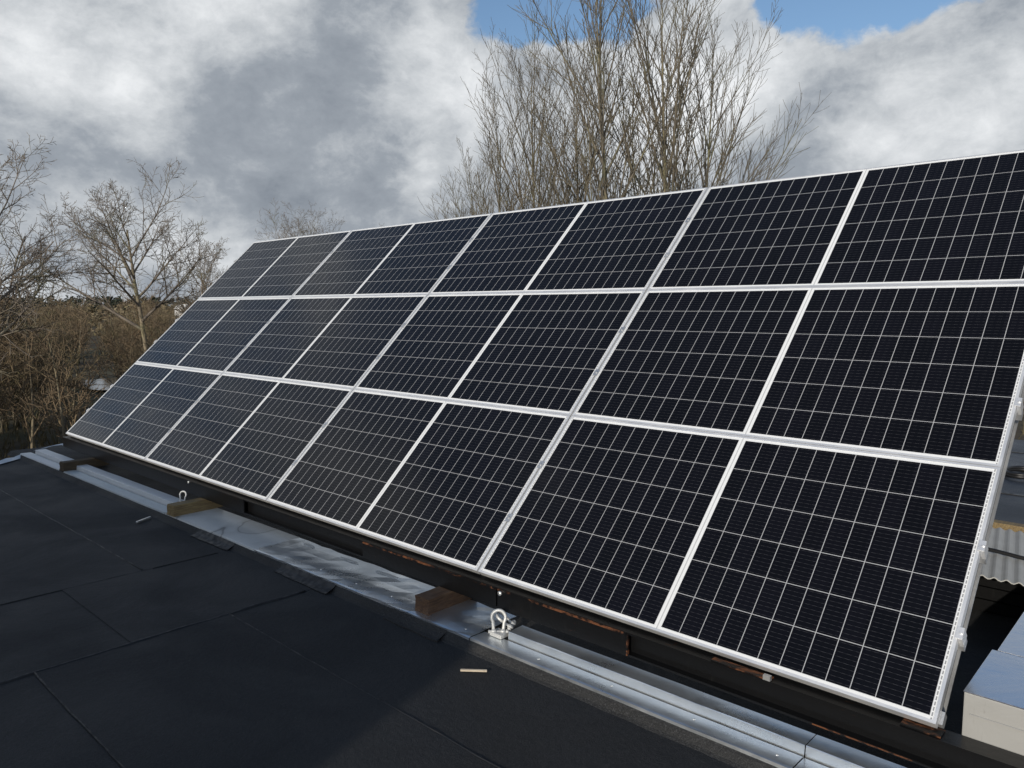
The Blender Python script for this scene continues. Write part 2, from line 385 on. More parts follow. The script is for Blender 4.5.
for x0, x1, ys in ((-3, 4.25, [-7.1, -3.75, -2.8, -1.85, -.86, .15, 1.15, 9]), (4.25, 5.27, [-7.1, -3.3, -2.35, -1.3, -.80, .2, 1.2, 9]), (5.27, 15, [-7.1, -3.6, -2.66, -1.71, -.81, .19, 1.19, 9])):
    for i in range(len(ys) - 1):
        p = clip(clip(clip(clip(roof_poly, 0, x0, True), 0, x1, False), 1, ys[i], True), 1, ys[i+1], False)
        if len(p) > 2:
            top = -.008 + .0035 * (i % 2) + (.0015 if x0 == 4.25 else 0)
            v, f = slab(p, -.011, top); mb.add(v, f)
tag(mb.build('roof', M['membrane']), kind='structure')
# welded seams between the felt sheets, with the bitumen that bled out
rs = random.Random(3); mb = MB()
def seam(p, q, r=.006, wob=.006):
    n = max(4, int((Vector(q) - Vector(p)).length / .06)); pts = []; rad = []
    d = (Vector(q) - Vector(p)).normalized(); nn = Vector((-d.y, d.x, 0)); wv = 0
    for i in range(n + 1):
        wv = wv * .8 + rs.uniform(-wob, wob) * .5
        pts.append(Vector(p).lerp(Vector(q), i / n) + nn * wv + Vector((0, 0, -.004 - r * .45))); rad.append(r * rs.uniform(.7, 1.25))
    mb.tube(pts, rad, 6)
seam((5.27, -6.9, 0), (5.27, -.36, 0), .0085, .011)
for a_, b_ in (((1.1, -.88, 0), (4.25, -.85, 0)), ((5.27, -1.71, 0), (13, -1.71, 0)), ((5.27, -.81, 0), (13, -.81, 0)), ((1.9, -1.85, 0), (4.25, -1.85, 0)), ((5.27, -2.66, 0), (13, -2.66, 0))):
    seam(a_, b_, .0045, .004)
tag(mb.build('roof_seams', M['bleed'], smooth=True), kind='structure')
mb = MB(); seam((4.25, -5.2, .001), (4.25, -.38, .001), .0035, .003)
tag(mb.build('roof_lap', M['membrane_kerb'], smooth=True), kind='structure')
# sheet metal drip edge along the skew end of the roof
mb = MB(); rs = random.Random(8)
p0, p1 = Vector((3.0, -4.26, 0)), Vector((-1.35, .76, 0)); d = (p1 - p0).normalized(); nn = Vector((d.y, -d.x, 0)); nn = nn if nn.x < 0 else -nn
N = 60; pts = [p0.lerp(p1, i / N) for i in range(N + 1)] + [Vector((-1.35, .76 + .3 * i, 0)) for i in range(1, 26)]
v = []; f = []
for i, p in enumerate(pts):
    h = .012 + rs.uniform(-.004, .012); q_ = nn if i <= N else Vector((-1, 0, 0))
    v += [p - q_ * .05 + Vector((0, 0, .003)), p + Vector((0, 0, h + .012)), p + q_ * .03 + Vector((0, 0, h)), p + q_ * .035 + Vector((0, 0, -.12))]
    if i:
        b0 = (i-1)*4; f += [(b0+j, b0+4+j, b0+5+j, b0+1+j) for j in range(3)]
tag(obj('drip_edge', v, f, M['galv_pale']), 'thin bent pale metal edging along the far left rim of the roof', 'roof edging')
# walls of the house under the roof; unseen brick block added to shade it
wall_poly = [(3.15, -4.15), (-1.15, .82), (-1.15, 8.3), (13.8, 8.3), (13.8, -6.8), (3.15, -6.8)]
mb = MB(); v, f = slab(wall_poly, -3.9, -.302); mb.add(v, f)
tag(mb.build('building', M['brick']), 'brick house walls directly under the flat roof', 'building')
shade_wing = empty('building', (-3, -9.6, -3.8))
tag(shade_wing, 'unseen brick block added to cast the shadow on the flat roof', 'building')
mb = MB(); v, f = slab([(-12, -2.55), (11.35, -2.55), (11.35, 2.55), (-12, 2.55)], 0, 6.06); mb.add(v, f); mb.build('wall', M['brick'], shade_wing)
mb = MB(); v, f = slab([(-12.15, -2.7), (11.38, -2.7), (11.38, 2.6), (-12.15, 2.6)], 6.062, 6.14); mb.add(v, f); mb.build('coping', M['galv_dull'], shade_wing)
for i in range(5):
    fr = MB(); x0 = -10 + 4.1 * i; fr.box((x0, 2.552, 4.4), (x0+1.5, 2.60, 5.6)); fo = fr.build('window', M['white'], shade_wing)
    pn = MB(); pn.box((x0+.09, 2.602, 4.49), (x0+1.41, 2.612, 5.51)); pn.build('pane', M['glass'], fo)

# ------------------------------------------------------------------ kerb and metal flashing along the foot of the array
SK = .0157                                                     # the strip is a hair out of line with the panels
def yf(x_): return -.318 + SK * x_                             # front edge
def strip(prof, x0, x1, mat, name, parent=None, n=1, wob=0.0, seed=0, smooth=False):
    """open sheet: profile [(y offset from front edge, z)] swept along x, thickened"""
    r_ = random.Random(seed); v = []; f = []; k = len(prof)
    for i in range(n + 1):
        x_ = x0 + (x1 - x0) * i / n
        dz = [r_.uniform(-wob, wob) for _ in prof]
        v += [(x_, yf(x_) + y_ + dz[j] * .6, z_ + dz[j]) for j, (y_, z_) in enumerate(prof)]
    for i in range(n):
        f += [(i*k+j, (i+1)*k+j, (i+1)*k+j+1, i*k+j+1) for j in range(k - 1)]
    o = obj(name, v, f, mat, parent, smooth)
    sm = o.modifiers.new('sheet', 'SOLIDIFY'); sm.thickness = .0016; sm.offset = -1
    return o
kv = []; kf = []; rs = random.Random(11); NK = 150; prof = [(-.046, -.009), (-.030, .0), (-.012, .021), (-.002, .0292), (.02, .0295), (.5, .0295), (.5, -.009)]
for i in range(NK + 1):
    x_ = -.75 + 14.7 * i / NK
    jit = rs.uniform(-.004, .004)
    for j, (y_, z_) in enumerate(prof):
        kv.append((x_, yf(x_) + y_ + (jit if j < 3 else 0), z_))
k = len(prof)
for i in range(NK): kf += [(i*k+j, i*k+(j+1)%k, (i+1)*k+(j+1)%k, (i+1)*k+j) for j in range(k)]
tag(obj('roof_kerb', kv, kf, M['membrane_kerb']), kind='structure')
# patches of felt torched on at the foot of the kerb
rs = random.Random(21)
spots = [(3.75, .5), (4.85, .55), (5.9, .42)]
lab = ['thin black felt patch on the kerb in front of the pale stained board', 'black felt patch on the kerb at the end of the cross seam', 'black felt patch on the kerb below the reddish timber block']
for (x_, L_), lb in zip(spots, lab):
    v = []; f = []; n = 8
    j0, j1 = rs.uniform(-.01, .01), rs.uniform(-.01, .01)
    for i in range(n + 1):
        xx = x_ + L_ * i / n; j = j0 + (j1 - j0) * i / n + .003 * math.sin(i * 1.7)
        v += [(xx, yf(xx) - .072 + j, -.001), (xx, yf(xx) - .034 + j, .0045), (xx, yf(xx) - .006, .0335), (xx, yf(xx) - .003, .026), (xx, yf(xx) - .072 + j, -.010)]
    for i in range(n): f += [(i*5+j, (i+1)*5+j, (i+1)*5+(j+1) % 5, i*5+(j+1) % 5) for j in range(5)]
    f += [(0,1,2,3,4), tuple(n*5+j for j in range(5))[::-1]]
    tag(obj('felt_patch', v, f, M['membrane_kerb'] if rs.random() < .6 else M['bleed']), lb, 'roofing patch')

lip = [(-.004, .021), (0, .040), (.010, .0415)]
flat = lip + [(.099, .040)]
def metal(name, x0, x1, prof, mat, label, n=10, wob=.0012, seed=1):
    o = strip(prof, x0, x1, mat, name, None, n, wob, seed); return tag(o, label, 'metal flashing')
rail = [(.107, .0305), (.1115, .076), (.1135, .0785), (.208, .0785), (.210, .045)]
metal('flashing_sheet', -.42, .80, flat, M['galv_pale'], 'short pale metal flashing at the far left end, before the first timber block')
metal('flashing_sheet', .93, 3.15, flat, M['galv_dull'], 'long dull green-grey flashing between the two far timber blocks')
metal('cover_rail', -.30, .80, rail, M['galv_pale'], 'short raised metal rail at the far left end of the strip', 6)
metal('cover_rail', .93, 3.12, rail, M['galv_pale'], 'long pale raised metal rail ending at the yellow timber block', 8)
metal('weathered_board', 3.16, 4.505, lip + [(.08, .042), (.16, .0415), (.24, .042), (.34, .042)], M['board'], 'pale grey weathered board with dark wavy water stains beside the yellow block', 8, .0008)
metal('flashing_sheet', 4.49, 6.47, lip + [(.06, .0455), (.12, .0445), (.19, .0425), (.26, .0445), (.33, .0435)], M['galv'], 'broad buckled blue-grey flashing sheet under the reddish timber block', 22, .0026, 4)
metal('flashing_sheet', 6.475, 8.02, flat, M['galv'], 'lower shiny metal flashing running from the shackles to the front', 10, .0010, 6)
metal('flashing_sheet', 8.024, 11.5, flat, M['galv'], 'last metal flashing sheet leaving the bottom edge of the photo', 10, .0010, 7)
metal('cover_rail', 6.62, 8.02, rail, M['galv'], 'raised shiny metal rail starting beside the shackles, stained yellow in spots', 10, .0008, 9)
metal('cover_rail', 8.024, 11.5, rail, M['galv'], 'raised metal rail section nearest the camera, past the marker line', 10, .0008, 10)
# grey torn flakes of underlay along the beam
rs = random.Random(4)
for x_, lb in ((4.68, 'torn grey flake of underlay beside the board joint'), (5.12, 'torn grey flake halfway along the blue sheet'), (5.52, 'torn grey flake behind the reddish block')):
    v = []; n = 7
    for i in range(n):
        a = 2 * math.pi * i / n; r_ = rs.uniform(.5, 1.2); v.append((x_ + .11 * r_ * math.cos(a), .035 + .022 * r_ * math.sin(a), .0475))
    o = obj('underlay_flake', v, [tuple(range(n))], M['galv_pale']); sm = o.modifiers.new('t', 'SOLIDIFY'); sm.thickness = .002
    tag(o, lb, 'flake')
# screws through the flashing
rs = random.Random(14); scr = MB(); scr.tube([(0,0,0), (0,0,.003)], [.0055, .004], 10); s0 = None
for x_ in (4.8, 5.15, 5.5, 5.8, 6.40, 6.86, 7.24, 7.62, 7.95):
    if s0 is None: s0 = scr.build('screw', M['zincbolt']); o = s0
    else: o = s0.copy(); col.objects.link(o)
    o.location = (x_, yf(x_) + .055 + rs.uniform(-.02, .02), .0415 if x_ > 6.45 else .0465)
    tag(o, 'small round screw head dotted along the shiny metal flashing', 'screw', 'screws in the metal flashing')

# ------------------------------------------------------------------ timber blocks
def block(x_, y0, wx, ly, h, rz, mat, label):
    mb = MB(); mb.box((0, 0, 0), (wx, ly, h)); o = mb.build('timber_block', mat)
    bm = bmesh.new(); bm.from_mesh(o.data); bmesh.ops.subdivide_edges(bm, edges=bm.edges[:], cuts=3, use_grid_fill=True)
    rb = random.Random(int(x_ * 100))
    for vv in bm.verts:
        n_out = sum((vv.co.x < 1e-5 or vv.co.x > wx - 1e-5, vv.co.y < 1e-5 or vv.co.y > ly - 1e-5, vv.co.z > h - 1e-5))
        if vv.co.z > 1e-4 and n_out: vv.co += (Vector((wx / 2, ly / 2, h / 2)) - vv.co).normalized() * rb.uniform(0, .0035 * n_out)
    bm.to_mesh(o.data); bm.free()
    o.location = (x_, y0, .0425); o.rotation_euler = (0, 0, rz); return tag(o, label, 'timber block')
block(.84, -.315, .105, .42, .083, R(2), M['wood_dark'], 'dark weathered timber block at the far end under the beam')
block(3.23, -.283, .105, .40, .083, R(3), M['wood_yel'], 'yellowish timber block in the middle distance under the beam')
block(6.035, -.190, .105, .36, .083, R(2), M['wood_red'], 'reddish brown timber block nearest the shackles under the beam')

# ------------------------------------------------------------------ support frame of the array
TL = R(44); Z0 = .27
AM = Matrix.Translation((0, 0, Z0)) @ Matrix.Rotation(TL, 4, 'X')      # array plane: x along, y up the slope, z out of the glass
GAPX, GAPY = .012, .003
AW = 4 * PL + 3 * GAPX; AH = 3 * PH + 2 * GAPY
frame = empty('mounting_frame', (4.2, .05, .03))
tag(frame, 'black steel and aluminium mounting frame carrying the tilted solar array', 'frame')
INV = Matrix.Translation((-4.2, -.05, -.03))
def fpart(mb, name, mat, smooth=False, par=None, bevel=0):
    for p in mb.v:
        p.xyz = INV @ p
    return mb.build(name, mat, par or frame, smooth, bevel)
BT, BB = .232, .128
ybf, ybb = -.022, .062
mb = MB(); TH = .009
mb.box((-.02, ybf, BB), (11.5, ybb, BB + TH)); mb.box((-.02, ybf, BT - TH), (11.5, ybb, BT))
mb.box((-.02, .012, BB + TH), (11.5, .020, BT - TH)); fpart(mb, 'front_beam', M['steel'])
# plates closing the beam's web
for x0, x1 in ((-.015, 3.93), (5.36, 6.46), (6.47, 7.23)):
    mb = MB(); mb.box((x0, ybf - .0022, BB + .004), (x1, ybf + .008, BT - .014)); o = fpart(mb, 'web_plate', M['steel'])
    mb = MB(); mb.box((x0 + .002, ybf - .0045, BT - .013), (x1 - .002, ybf + .006, BT - .002)); o = fpart(mb, 'rusty_edge', M['rusty'] if x0 > 5 else M['steel'])
    if x0 > 5: o['label'] = 'rust-streaked top edge of the beam plate'
mb = MB(); mb.box((7.231, ybf - .004, BB + .003), (7.238, ybf + .008, BT - .006)); fpart(mb, 'rusty_edge', M['rusty'])
mb = MB(); mb.box((8.02, ybf - .002, BB + .003), (8.75, ybf + .003, BB + .0075)); fpart(mb, 'rusty_edge', M['rusty'])
mb = MB(); mb.box((7.62, ybf + .001, BT + .001), (7.86, ybf + .035, BT + .006)); fpart(mb, 'packing_plate', M['rusty'])
mb = MB(); mb.box((8.30, ybf + .012, BT + .001), (8.42, ybf + .07, BT + .006)); fpart(mb, 'packing_plate', M['rusty'])
mb = MB(); mb.tube([(6.495, ybf - .004, .212), (6.495, ybf - .016, .212)], .011, 10); fpart(mb, 'bolt_head', M['zincbolt'], True)
mb = MB(); mb.box((7.835, ybf - .004, BT + .002), (7.862, ybf + .012, BT + .020)); fpart(mb, 'bolt_head', M['zincbolt'])
mb = MB(); mb.tube([(3.05, ybf - .004, .222), (3.05, ybf - .014, .222)], .010, 10); fpart(mb, 'bolt_head', M['zincbolt'], True)
# sloping rafters, 100 mm deep, flange + web
def rafter(x0):
    mb = MB()
    for lo, hi in (((-.04, .02, -.098), (.04, AH - .03, -.090)), ((-.04, .02, -.198), (.04, AH - .03, -.190)), ((-.004, .02, -.190), (.004, AH - .03, -.098))):
        mb.box((x0 + lo[0], lo[1] + .06, lo[2]), (x0 + hi[0], hi[1], hi[2]), AM)
    return mb
for x0 in (.22, 2.3, 4.2, 6.2, 8.30): fpart(rafter(x0), 'rafter', M['steel'])
mb = MB(); mb.box((AW - .030, .05, -.150), (AW - .022, AH - .02, -.089), AM); fpart(mb, 'side_channel', M['channel'])
mb = MB(); mb.box((AW - .022, .05, -.150), (AW - .011, AH - .02, -.144), AM); fpart(mb, 'channel_flange', M['alu_raw'])
# rusty foot of the last rafter
mb = MB(); mb.prism([(.015, -.035), (.075, -.128), (-.005, -.128)], 8.36, 8.375, AM); fpart(mb, 'gusset', M['rust'])
# rear posts and braces
for x0 in (.22, 2.3, 4.2, 6.2, 7.6):
    top = AM @ Vector((x0, 2.95, -.23)); mid_ = AM @ Vector((x0, 1.5, -.23))
    mb = MB(); mb.box((x0 - .04, top.y - .04, .01), (x0 + .04, top.y + .04, top.z)); fpart(mb, 'post', M['steel'])
    mb = MB(); mb.tube([(x0, top.y - .05, .25), mid_], .022, 8); fpart(mb, 'brace', M['steel'])
    mb = MB(); mb.box((x0 - .12, top.y - .12, .001), (x0 + .12, top.y + .12, .012)); fpart(mb, 'base_plate', M['steel'])
# aluminium rails along the array, with end and middle clamps
def clamp_end(xc, v_, s):
    mb = MB()
    def bx(a, c, z0, z1, h):
        lo, hi = sorted((xc + s * a, xc + s * c)); mb.box((lo, v_ - h, z0), (hi, v_ + h, z1), AM)
    bx(.001, .015, -.050, .0035, .022); bx(-.007, .0145, .0037, .0062, .021)
    mb.tube([AM @ Vector((xc + s * .008, v_, .0063)), AM @ Vector((xc + s * .008, v_, .0115))], .005, 8)
    return mb
def clamp_mid(xc, v_):
    mb = MB(); mb.box((xc - .015, v_ - .024, .0015), (xc + .015, v_ + .024, .0045), AM); mb.box((xc - .0035, v_ - .028, -.045), (xc + .0035, v_ + .028, .0013), AM)
    mb.tube([AM @ Vector((xc, v_, .005)), AM @ Vector((xc, v_, .0105))], .0065, 8)
    return mb
for r_ in range(3):
    for fr_ in (.315, .655):
        v_ = r_ * (PH + GAPY) + fr_ * PH
        mb = MB(); mb.box((-.035, v_ - .02, -.088), (AW + .012, v_ + .02, -.053), AM)
        rl = fpart(mb, 'rail', M['alu_raw'])
        fpart(clamp_end(AW, v_, 1), 'clamp', M['alu'], par=rl); fpart(clamp_end(0, v_, -1), 'clamp', M['alu'], par=rl)
        for c_ in (1, 2, 3):
            fpart(clamp_mid(c_ * (PL + GAPX) - GAPX / 2, v_), 'clamp', M['alu_raw'], par=rl)
# steel angle carrying the lower edge
mb = MB(); mb.box((-.02, .018, -.075), (AW + .01, .062, -.040), AM); fpart(mb, 'edge_rail', M['alu_raw'])

# ------------------------------------------------------------------ solar panels
FW, FD = .0105, .035
def frame_mesh():
    mb = MB(); x_, y_ = PL / 2, PH / 2
    for lo, hi in (((-x_, -y_), (x_, -y_ + FW)), ((-x_, y_ - FW), (x_, y_)), ((-x_, -y_ + FW), (-x_ + FW, y_ - FW)), ((x_ - FW, -y_ + FW), (x_, y_ - FW))):
        mb.box((*lo, -FD), (*hi, 0))
    return mb
rowname = ['bottom', 'middle', 'top']; colname = ['leftmost', 'second from the left', 'third from the left', 'rightmost']
extra = {(0,0): 'nearest the roof corner', (0,2): 'above the shackles', (0,3): 'beside the metal box, largest in view', (2,0): 'against the cloudy sky', (2,2): 'below the tall bare trees', (0,1): 'above the yellow timber block'}
protoP = None
for r_ in range(3):
    for c_ in range(4):
        if protoP is None:
            protoP = empty('solar_panel'); frame_mesh().build('panel_frame', M['alu'], protoP)
            mb = MB(); x_, y_ = PL / 2 - FW, PH / 2 - FW; mb.box((-x_, -y_, -.008), (x_, y_, -.0015)); mb.build('cell_face', M['cells'], protoP)
            mb = MB(); mb.box((-.32, -.05, -.026), (-.22, .05, -.0085)); mb.build('junction_box', M['rubber'], protoP)
            p = protoP
        else: p = copy_tree(protoP)
        p.matrix_world = AM @ Matrix.Translation((c_ * (PL + GAPX) + PL / 2, r_ * (PH + GAPY) + PH / 2, 0))
        e_ = extra.get((r_, c_))
        tag(p, 'black solar panel, %s in the %s row%s' % (colname[c_], rowname[r_], ', ' + e_ if e_ else ''), 'solar panel', 'solar panels of the tilted array')

# ------------------------------------------------------------------ shackles, sticks
def shackle(label, Mx, s=1.0):
    o = empty('shackle'); o.matrix_world = Mx; tag(o, label, 'shackle')
    mb = MB(); pts = []
    for i in range(17):
        a = R(-35) + R(250) * i / 16; pts.append((.031 * math.cos(a) * s, 0, (.062 + .031 * math.sin(a)) * s))
    pts = [(.021*s, 0, -.004*s), (.0225*s, 0, .018*s)] + pts + [(-.0225*s, 0, .018*s), (-.021*s, 0, -.004*s)]
    mb.tube(pts, .0074 * s, 10); mb.tube([(.021*s, -.011*s, 0), (.021*s, .011*s, 0)], .0135*s, 10); mb.tube([(-.021*s, -.011*s, 0), (-.021*s, .011*s, 0)], .0135*s, 10)
    mb.build('bow', M['shackle'], o, True)
    mb = MB(); mb.tube([(-.045*s, 0, 0), (.04*s, 0, 0)], .0075*s, 10); mb.tube([(.034*s, 0, 0), (.046*s, 0, 0)], .0125*s, 6); mb.build('pin', M['shackle'], o, True)
shackle('pale galvanised shackle standing upright at the sheet joint, nearer of the pair', Matrix.Translation((6.555, -.105, .058)) @ Matrix.Rotation(R(40), 4, 'Z') @ Matrix.Rotation(R(-14), 4, 'X'), 1.08)
shackle('pale galvanised shackle leaning behind the upright one by the beam', Matrix.Translation((6.57, -.030, .070)) @ Matrix.Rotation(R(118), 4, 'Z') @ Matrix.Rotation(R(-52), 4, 'X'), 1.0)
shackle('small grey shackle behind the yellow timber block', Matrix.Translation((3.14, -.125, .098)) @ Matrix.Rotation(R(35), 4, 'Z') @ Matrix.Rotation(R(-15), 4, 'X'), .85)
# lug plate under the near shackle
mb = MB(); mb.box((6.525, -.135, .0425), (6.60, -.075, .062)); tag(mb.build('lug_plate', M['shackle'], bevel=.003), 'small grey steel lug at the foot of the upright shackle', 'lug')
def stick(p, q, r, mat, label, name='stick'):
    mb = MB(); mb.box((0, -r, 0), ((Vector(q) - Vector(p)).length, r, r * 1.5)); o = mb.build(name, mat, bevel=r * .2)
    d = Vector(q) - Vector(p); o.location = p; o.rotation_euler = (0, 0, math.atan2(d.y, d.x)); return tag(o, label, 'stick' if name == 'stick' else 'rod')
stick((6.622, -.415, -.003), (6.712, -.339, -.003), .0055, M['stick'], 'short pale wooden stick lying on the black roof below the shackles')
stick((3.148, -.475, .0), (3.075, -.345, .0), .008, M['zincbolt'], 'short silver rod lying on the black roof near the yellow block', 'metal_rod')

# ------------------------------------------------------------------ right-hand side: metal boxes, corrugated sheet, batten, cable
def metal_box(x0, x1, y0, y1, z0, z1, label):
    o = empty('metal_box', (x0, y0, z0)); tag(o, label, 'metal box'); W, L_, H = x1 - x0, y1 - y0, z1 - z0
    mb = MB(); mb.box((0, 0, 0), (W, L_, H - .006)); mb.build('box_body', M['box_side'], o, bevel=.003)
    mb = MB(); mb.box((-.002, -.002, H - .0055), (W + .002, L_ + .002, H - .0015)); mb.build('lid', M['lid'], o, bevel=.0012)
    mb = MB(); mb.prism([(-.0008, H * .70), (-.004, H * .705), (-.004, H * .72), (-.0008, H * .725)], .02, W); mb.build('crease', M['box_side'], o)
metal_box(8.462, 9.75, .066, .470, .125, .381, 'metal box with dusty front and shiny blue lid beside the array, nearer of two')
metal_box(8.478, 9.75, .476, 1.30, .125, .383, 'second shiny metal box directly behind the dusty-fronted one')
for y_, lb in ((.09, 'dark timber bearer under the front of the dusty metal box'), (1.1, 'dark timber bearer under the second metal box')):
    mb = MB(); mb.box((8.50, y_, .0), (9.7, y_ + .08, .124)); tag(mb.build('bearer', M['wood_dark']), lb, 'bearer')
# corrugated sheet on added boards coloured black as shade, batten, cables, felt plinth
mb = MB()
for k in range(4): mb.box((8.02 + .012 * (k % 2), 1.95 + .01 * k, -.002 + .066 * k), (10.0, 2.64 - .012 * (k % 3), .060 + .066 * k))
tag(mb.build('shade_board_stack', M['steel']), 'low added stack of boards coloured black as the shade under the corrugated sheet', 'board stack')
v = []; nx = 240; x0, x1, y0, y1 = 7.92, 10.1, 1.66, 2.69
for i in range(nx + 1):
    x_ = x0 + (x1 - x0) * i / nx; z_ = .276 + .0065 * math.sin((x_ - x0) / .052 * 2 * math.pi); v += [(x_ + .05, y0, z_), (x_ - .12, y1, z_)]
f = [(2*i, 2*i+2, 2*i+3, 2*i+1) for i in range(nx)]
o = obj('corrugated_sheet', v, f, M['corr']); sm = o.modifiers.new('t', 'SOLIDIFY'); sm.thickness = .005
tag(o, 'pale grey corrugated sheet lying behind the array on boards coloured black as shade', 'corrugated sheet')
mb = MB(); mb.box((7.5, 2.72, -.003), (10.2, 2.80, .300)); tag(mb.build('batten', M['wood_yel'], bevel=.003), 'orange-brown timber board on edge behind the corrugated sheet', 'batten')
mb = MB(); pts = [(7.7 + 2.3 * i / 40, 2.07 + .03 * math.sin(i * .35), .297 + .003 * math.sin(i)) for i in range(41)]; mb.tube(pts, .011, 8)
tag(mb.build('cable', M['rubber'], smooth=True), 'black cable lying across the corrugated sheet', 'cable')
mb = MB(); mb.box((6.6, 2.84, -.004), (11.5, 6.6, .27)); tag(mb.build('felt_plinth', M['plinth'], bevel=.02), 'low plinth covered in smooth dark blue felt behind the timber board', 'plinth')
mb = MB()
for y_ in (3.75, 4.75, 5.7): mb.box((6.6, y_, .2705), (11.5, y_ + .05, .276))
tag(mb.build('lap_strip', M['bleed']), 'felt lap strips crossing the dark plinth', 'lap strip')
mb = MB(); pts = [(7.88 + .12 * math.cos(a * .3), 4.55 + .2 * math.sin(a * .3), .285 + .0008 * a) for a in range(40)] + [(8.1 + .1 * i, 4.5 - .02 * i, .29) for i in range(20)]; mb.tube(pts, .016, 8)
tag(mb.build('cable', M['rubber'], smooth=True), 'black cable looped on the dark plinth in the gap', 'cable')

# ------------------------------------------------------------------ bare winter trees
def rot_about(d, ang, az):
    o_ = d.orthogonal().normalized(); q = d.cross(o_)
    return (d * math.cos(ang) + (o_ * math.cos(az) + q * math.sin(az)) * math.sin(ang)).normalized()
class Tree:
    def __init__(s, seed, levels, rmin=.006, wob=.12):
        s.r = random.Random(seed); s.L = levels; s.rmin = rmin; s.wob = wob; s.tr = MB(); s.cw = MB()
    def grow(s, p, d, L, r, lev, tlev=1):
        P = s.L[lev]; n = max(2, P.get('seg', 4)); pts = [p.copy()]; rad = [r]; dirs = [d.copy()]
        rend = max(s.rmin, r * P.get('taper', .35))
        for i in range(n):
            d = (d + Vector((s.r.uniform(-1, 1), s.r.uniform(-1, 1), s.r.uniform(-1, 1))) * P.get('wob', s.wob) + Vector((0, 0, P.get('up', .05)))).normalized()
            p = p + d * (L / n); pts.append(p.copy()); dirs.append(d.copy()); rad.append(r + (rend - r) * ((i + 1) / n) ** .8)
        (s.tr if lev < tlev else s.cw).tube(pts, rad, P.get('sides', 4), cap=(lev == 0))
        if lev + 1 >= len(s.L): return
        k = P['n']; k = s.r.randint(*k) if isinstance(k, tuple) else k; t0 = P.get('t0', .25); az = s.r.uniform(0, 6.28)
        for i in range(k):
            tt = t0 + (P.get('t1', 1.0) - t0) * (i + s.r.uniform(.1, .9)) / k; fi = tt * n; j = min(n - 1, int(fi)); q = pts[j].lerp(pts[j+1], fi - j); rr_ = rad[j] + (rad[j+1] - rad[j]) * (fi - j)
            az += 2.4 + s.r.uniform(-.5, .5)
            dd = rot_about(dirs[min(j+1, n)], s.r.uniform(*P['ang']), az)
            Lc = L * P['ratio'] * (1 - P.get('fall', .55) * (tt - t0) / (1 - t0 + 1e-6)) * s.r.uniform(.7, 1.2)
            s.grow(q, dd, Lc, max(s.rmin, min(rr_ * .85, r * P.get('rr', .45))), lev + 1, tlev)
def put_tree(name, t_, loc, mats, label, cat, group=None, rz=0):
    o = empty(name, loc, rz); t_.tr.build('trunk', mats[0], o, True); t_.cw.build('crown', mats[1], o, True)
    return tag(o, label, cat, group)

def poplar(seed, H, lean, dense=1.0):
    lv = [dict(seg=9, n=int(28 * dense), ang=(R(14), R(40)), ratio=.50, fall=.55, t0=.12, wob=.018, up=.012, sides=7, taper=.08, rr=.32),
          dict(seg=6, n=(9, 12), ang=(R(16), R(36)), ratio=.42, fall=.5, t0=.12, wob=.05, up=.085, sides=4, taper=.2, rr=.45),
          dict(seg=4, n=(4, 6), ang=(R(16), R(40)), ratio=.5, fall=.4, t0=.15, wob=.07, up=.08, sides=3, taper=.5, rr=.6),
          dict(seg=3, n=0, ang=(0, 0), ratio=0, wob=.12, up=.06, sides=3, taper=.7)]
    t_ = Tree(seed, lv, .0055); t_.grow(Vector((0, 0, -.3)), Vector((lean[0], lean[1], 1)).normalized(), H, H * .0095, 0, 1); return t_
G = -3.6
CR = [  # x, y, top z, lean, label
    (-12.25, 18.64, 6.2, (-.05, -.03), .8, 'slim bare tree at the left edge of the tall group behind the array'),
    (-10.80, 17.84, 8.0, (-.01, .0), 1.0, 'tall bare tree left of centre in the group, with a dense upright crown'),
    (-10.20, 19.14, 9.7, (.02, .01), 1.0, 'tall bare tree in the left half of the group, reaching into blue sky'),
    (-8.25, 19.44, 9.6, (-.01, 0), 1.0, 'middle bare tree of the group in front of the white cloud'),
    (-6.65, 19.34, 12.6, (-.02, 0), 1.1, 'tallest bare tree of the group, its tip cut by the photo top'),
    (-5.60, 21.10, 12.2, (.01, 0), 1.1, 'very tall bare tree right of the tallest one'),
    (-5.35, 22.30, 10.0, (.025, .01), .9, 'bare tree leaning to the right at the right edge of the group')]
for i, (x_, y_, zt, ln, dn, lb) in enumerate(CR):
    put_tree('bare_tree', poplar(40 + i, (zt - G) * 1.02, ln, dn), (x_, y_, G), (M['bark_olive'], M['twig_olive']), lb, 'tree', 'tall bare trees behind the array')
# low side trees fill the group out to both sides
for i, (x_, y_, H, ln, lb) in enumerate(((-12.7, 18.6, 8.4, (-.12, -.07), 'low leaning bare tree spreading left of the tall group'), (-4.9, 22.9, 7.4, (.03, .0), 'low bare tree spreading at the right foot of the tall group'))):
    put_tree('bare_tree', poplar(60 + i, H, ln, .9), (x_, y_, G), (M['bark_olive'], M['twig_olive']), lb, 'tree', 'tall bare trees behind the array')

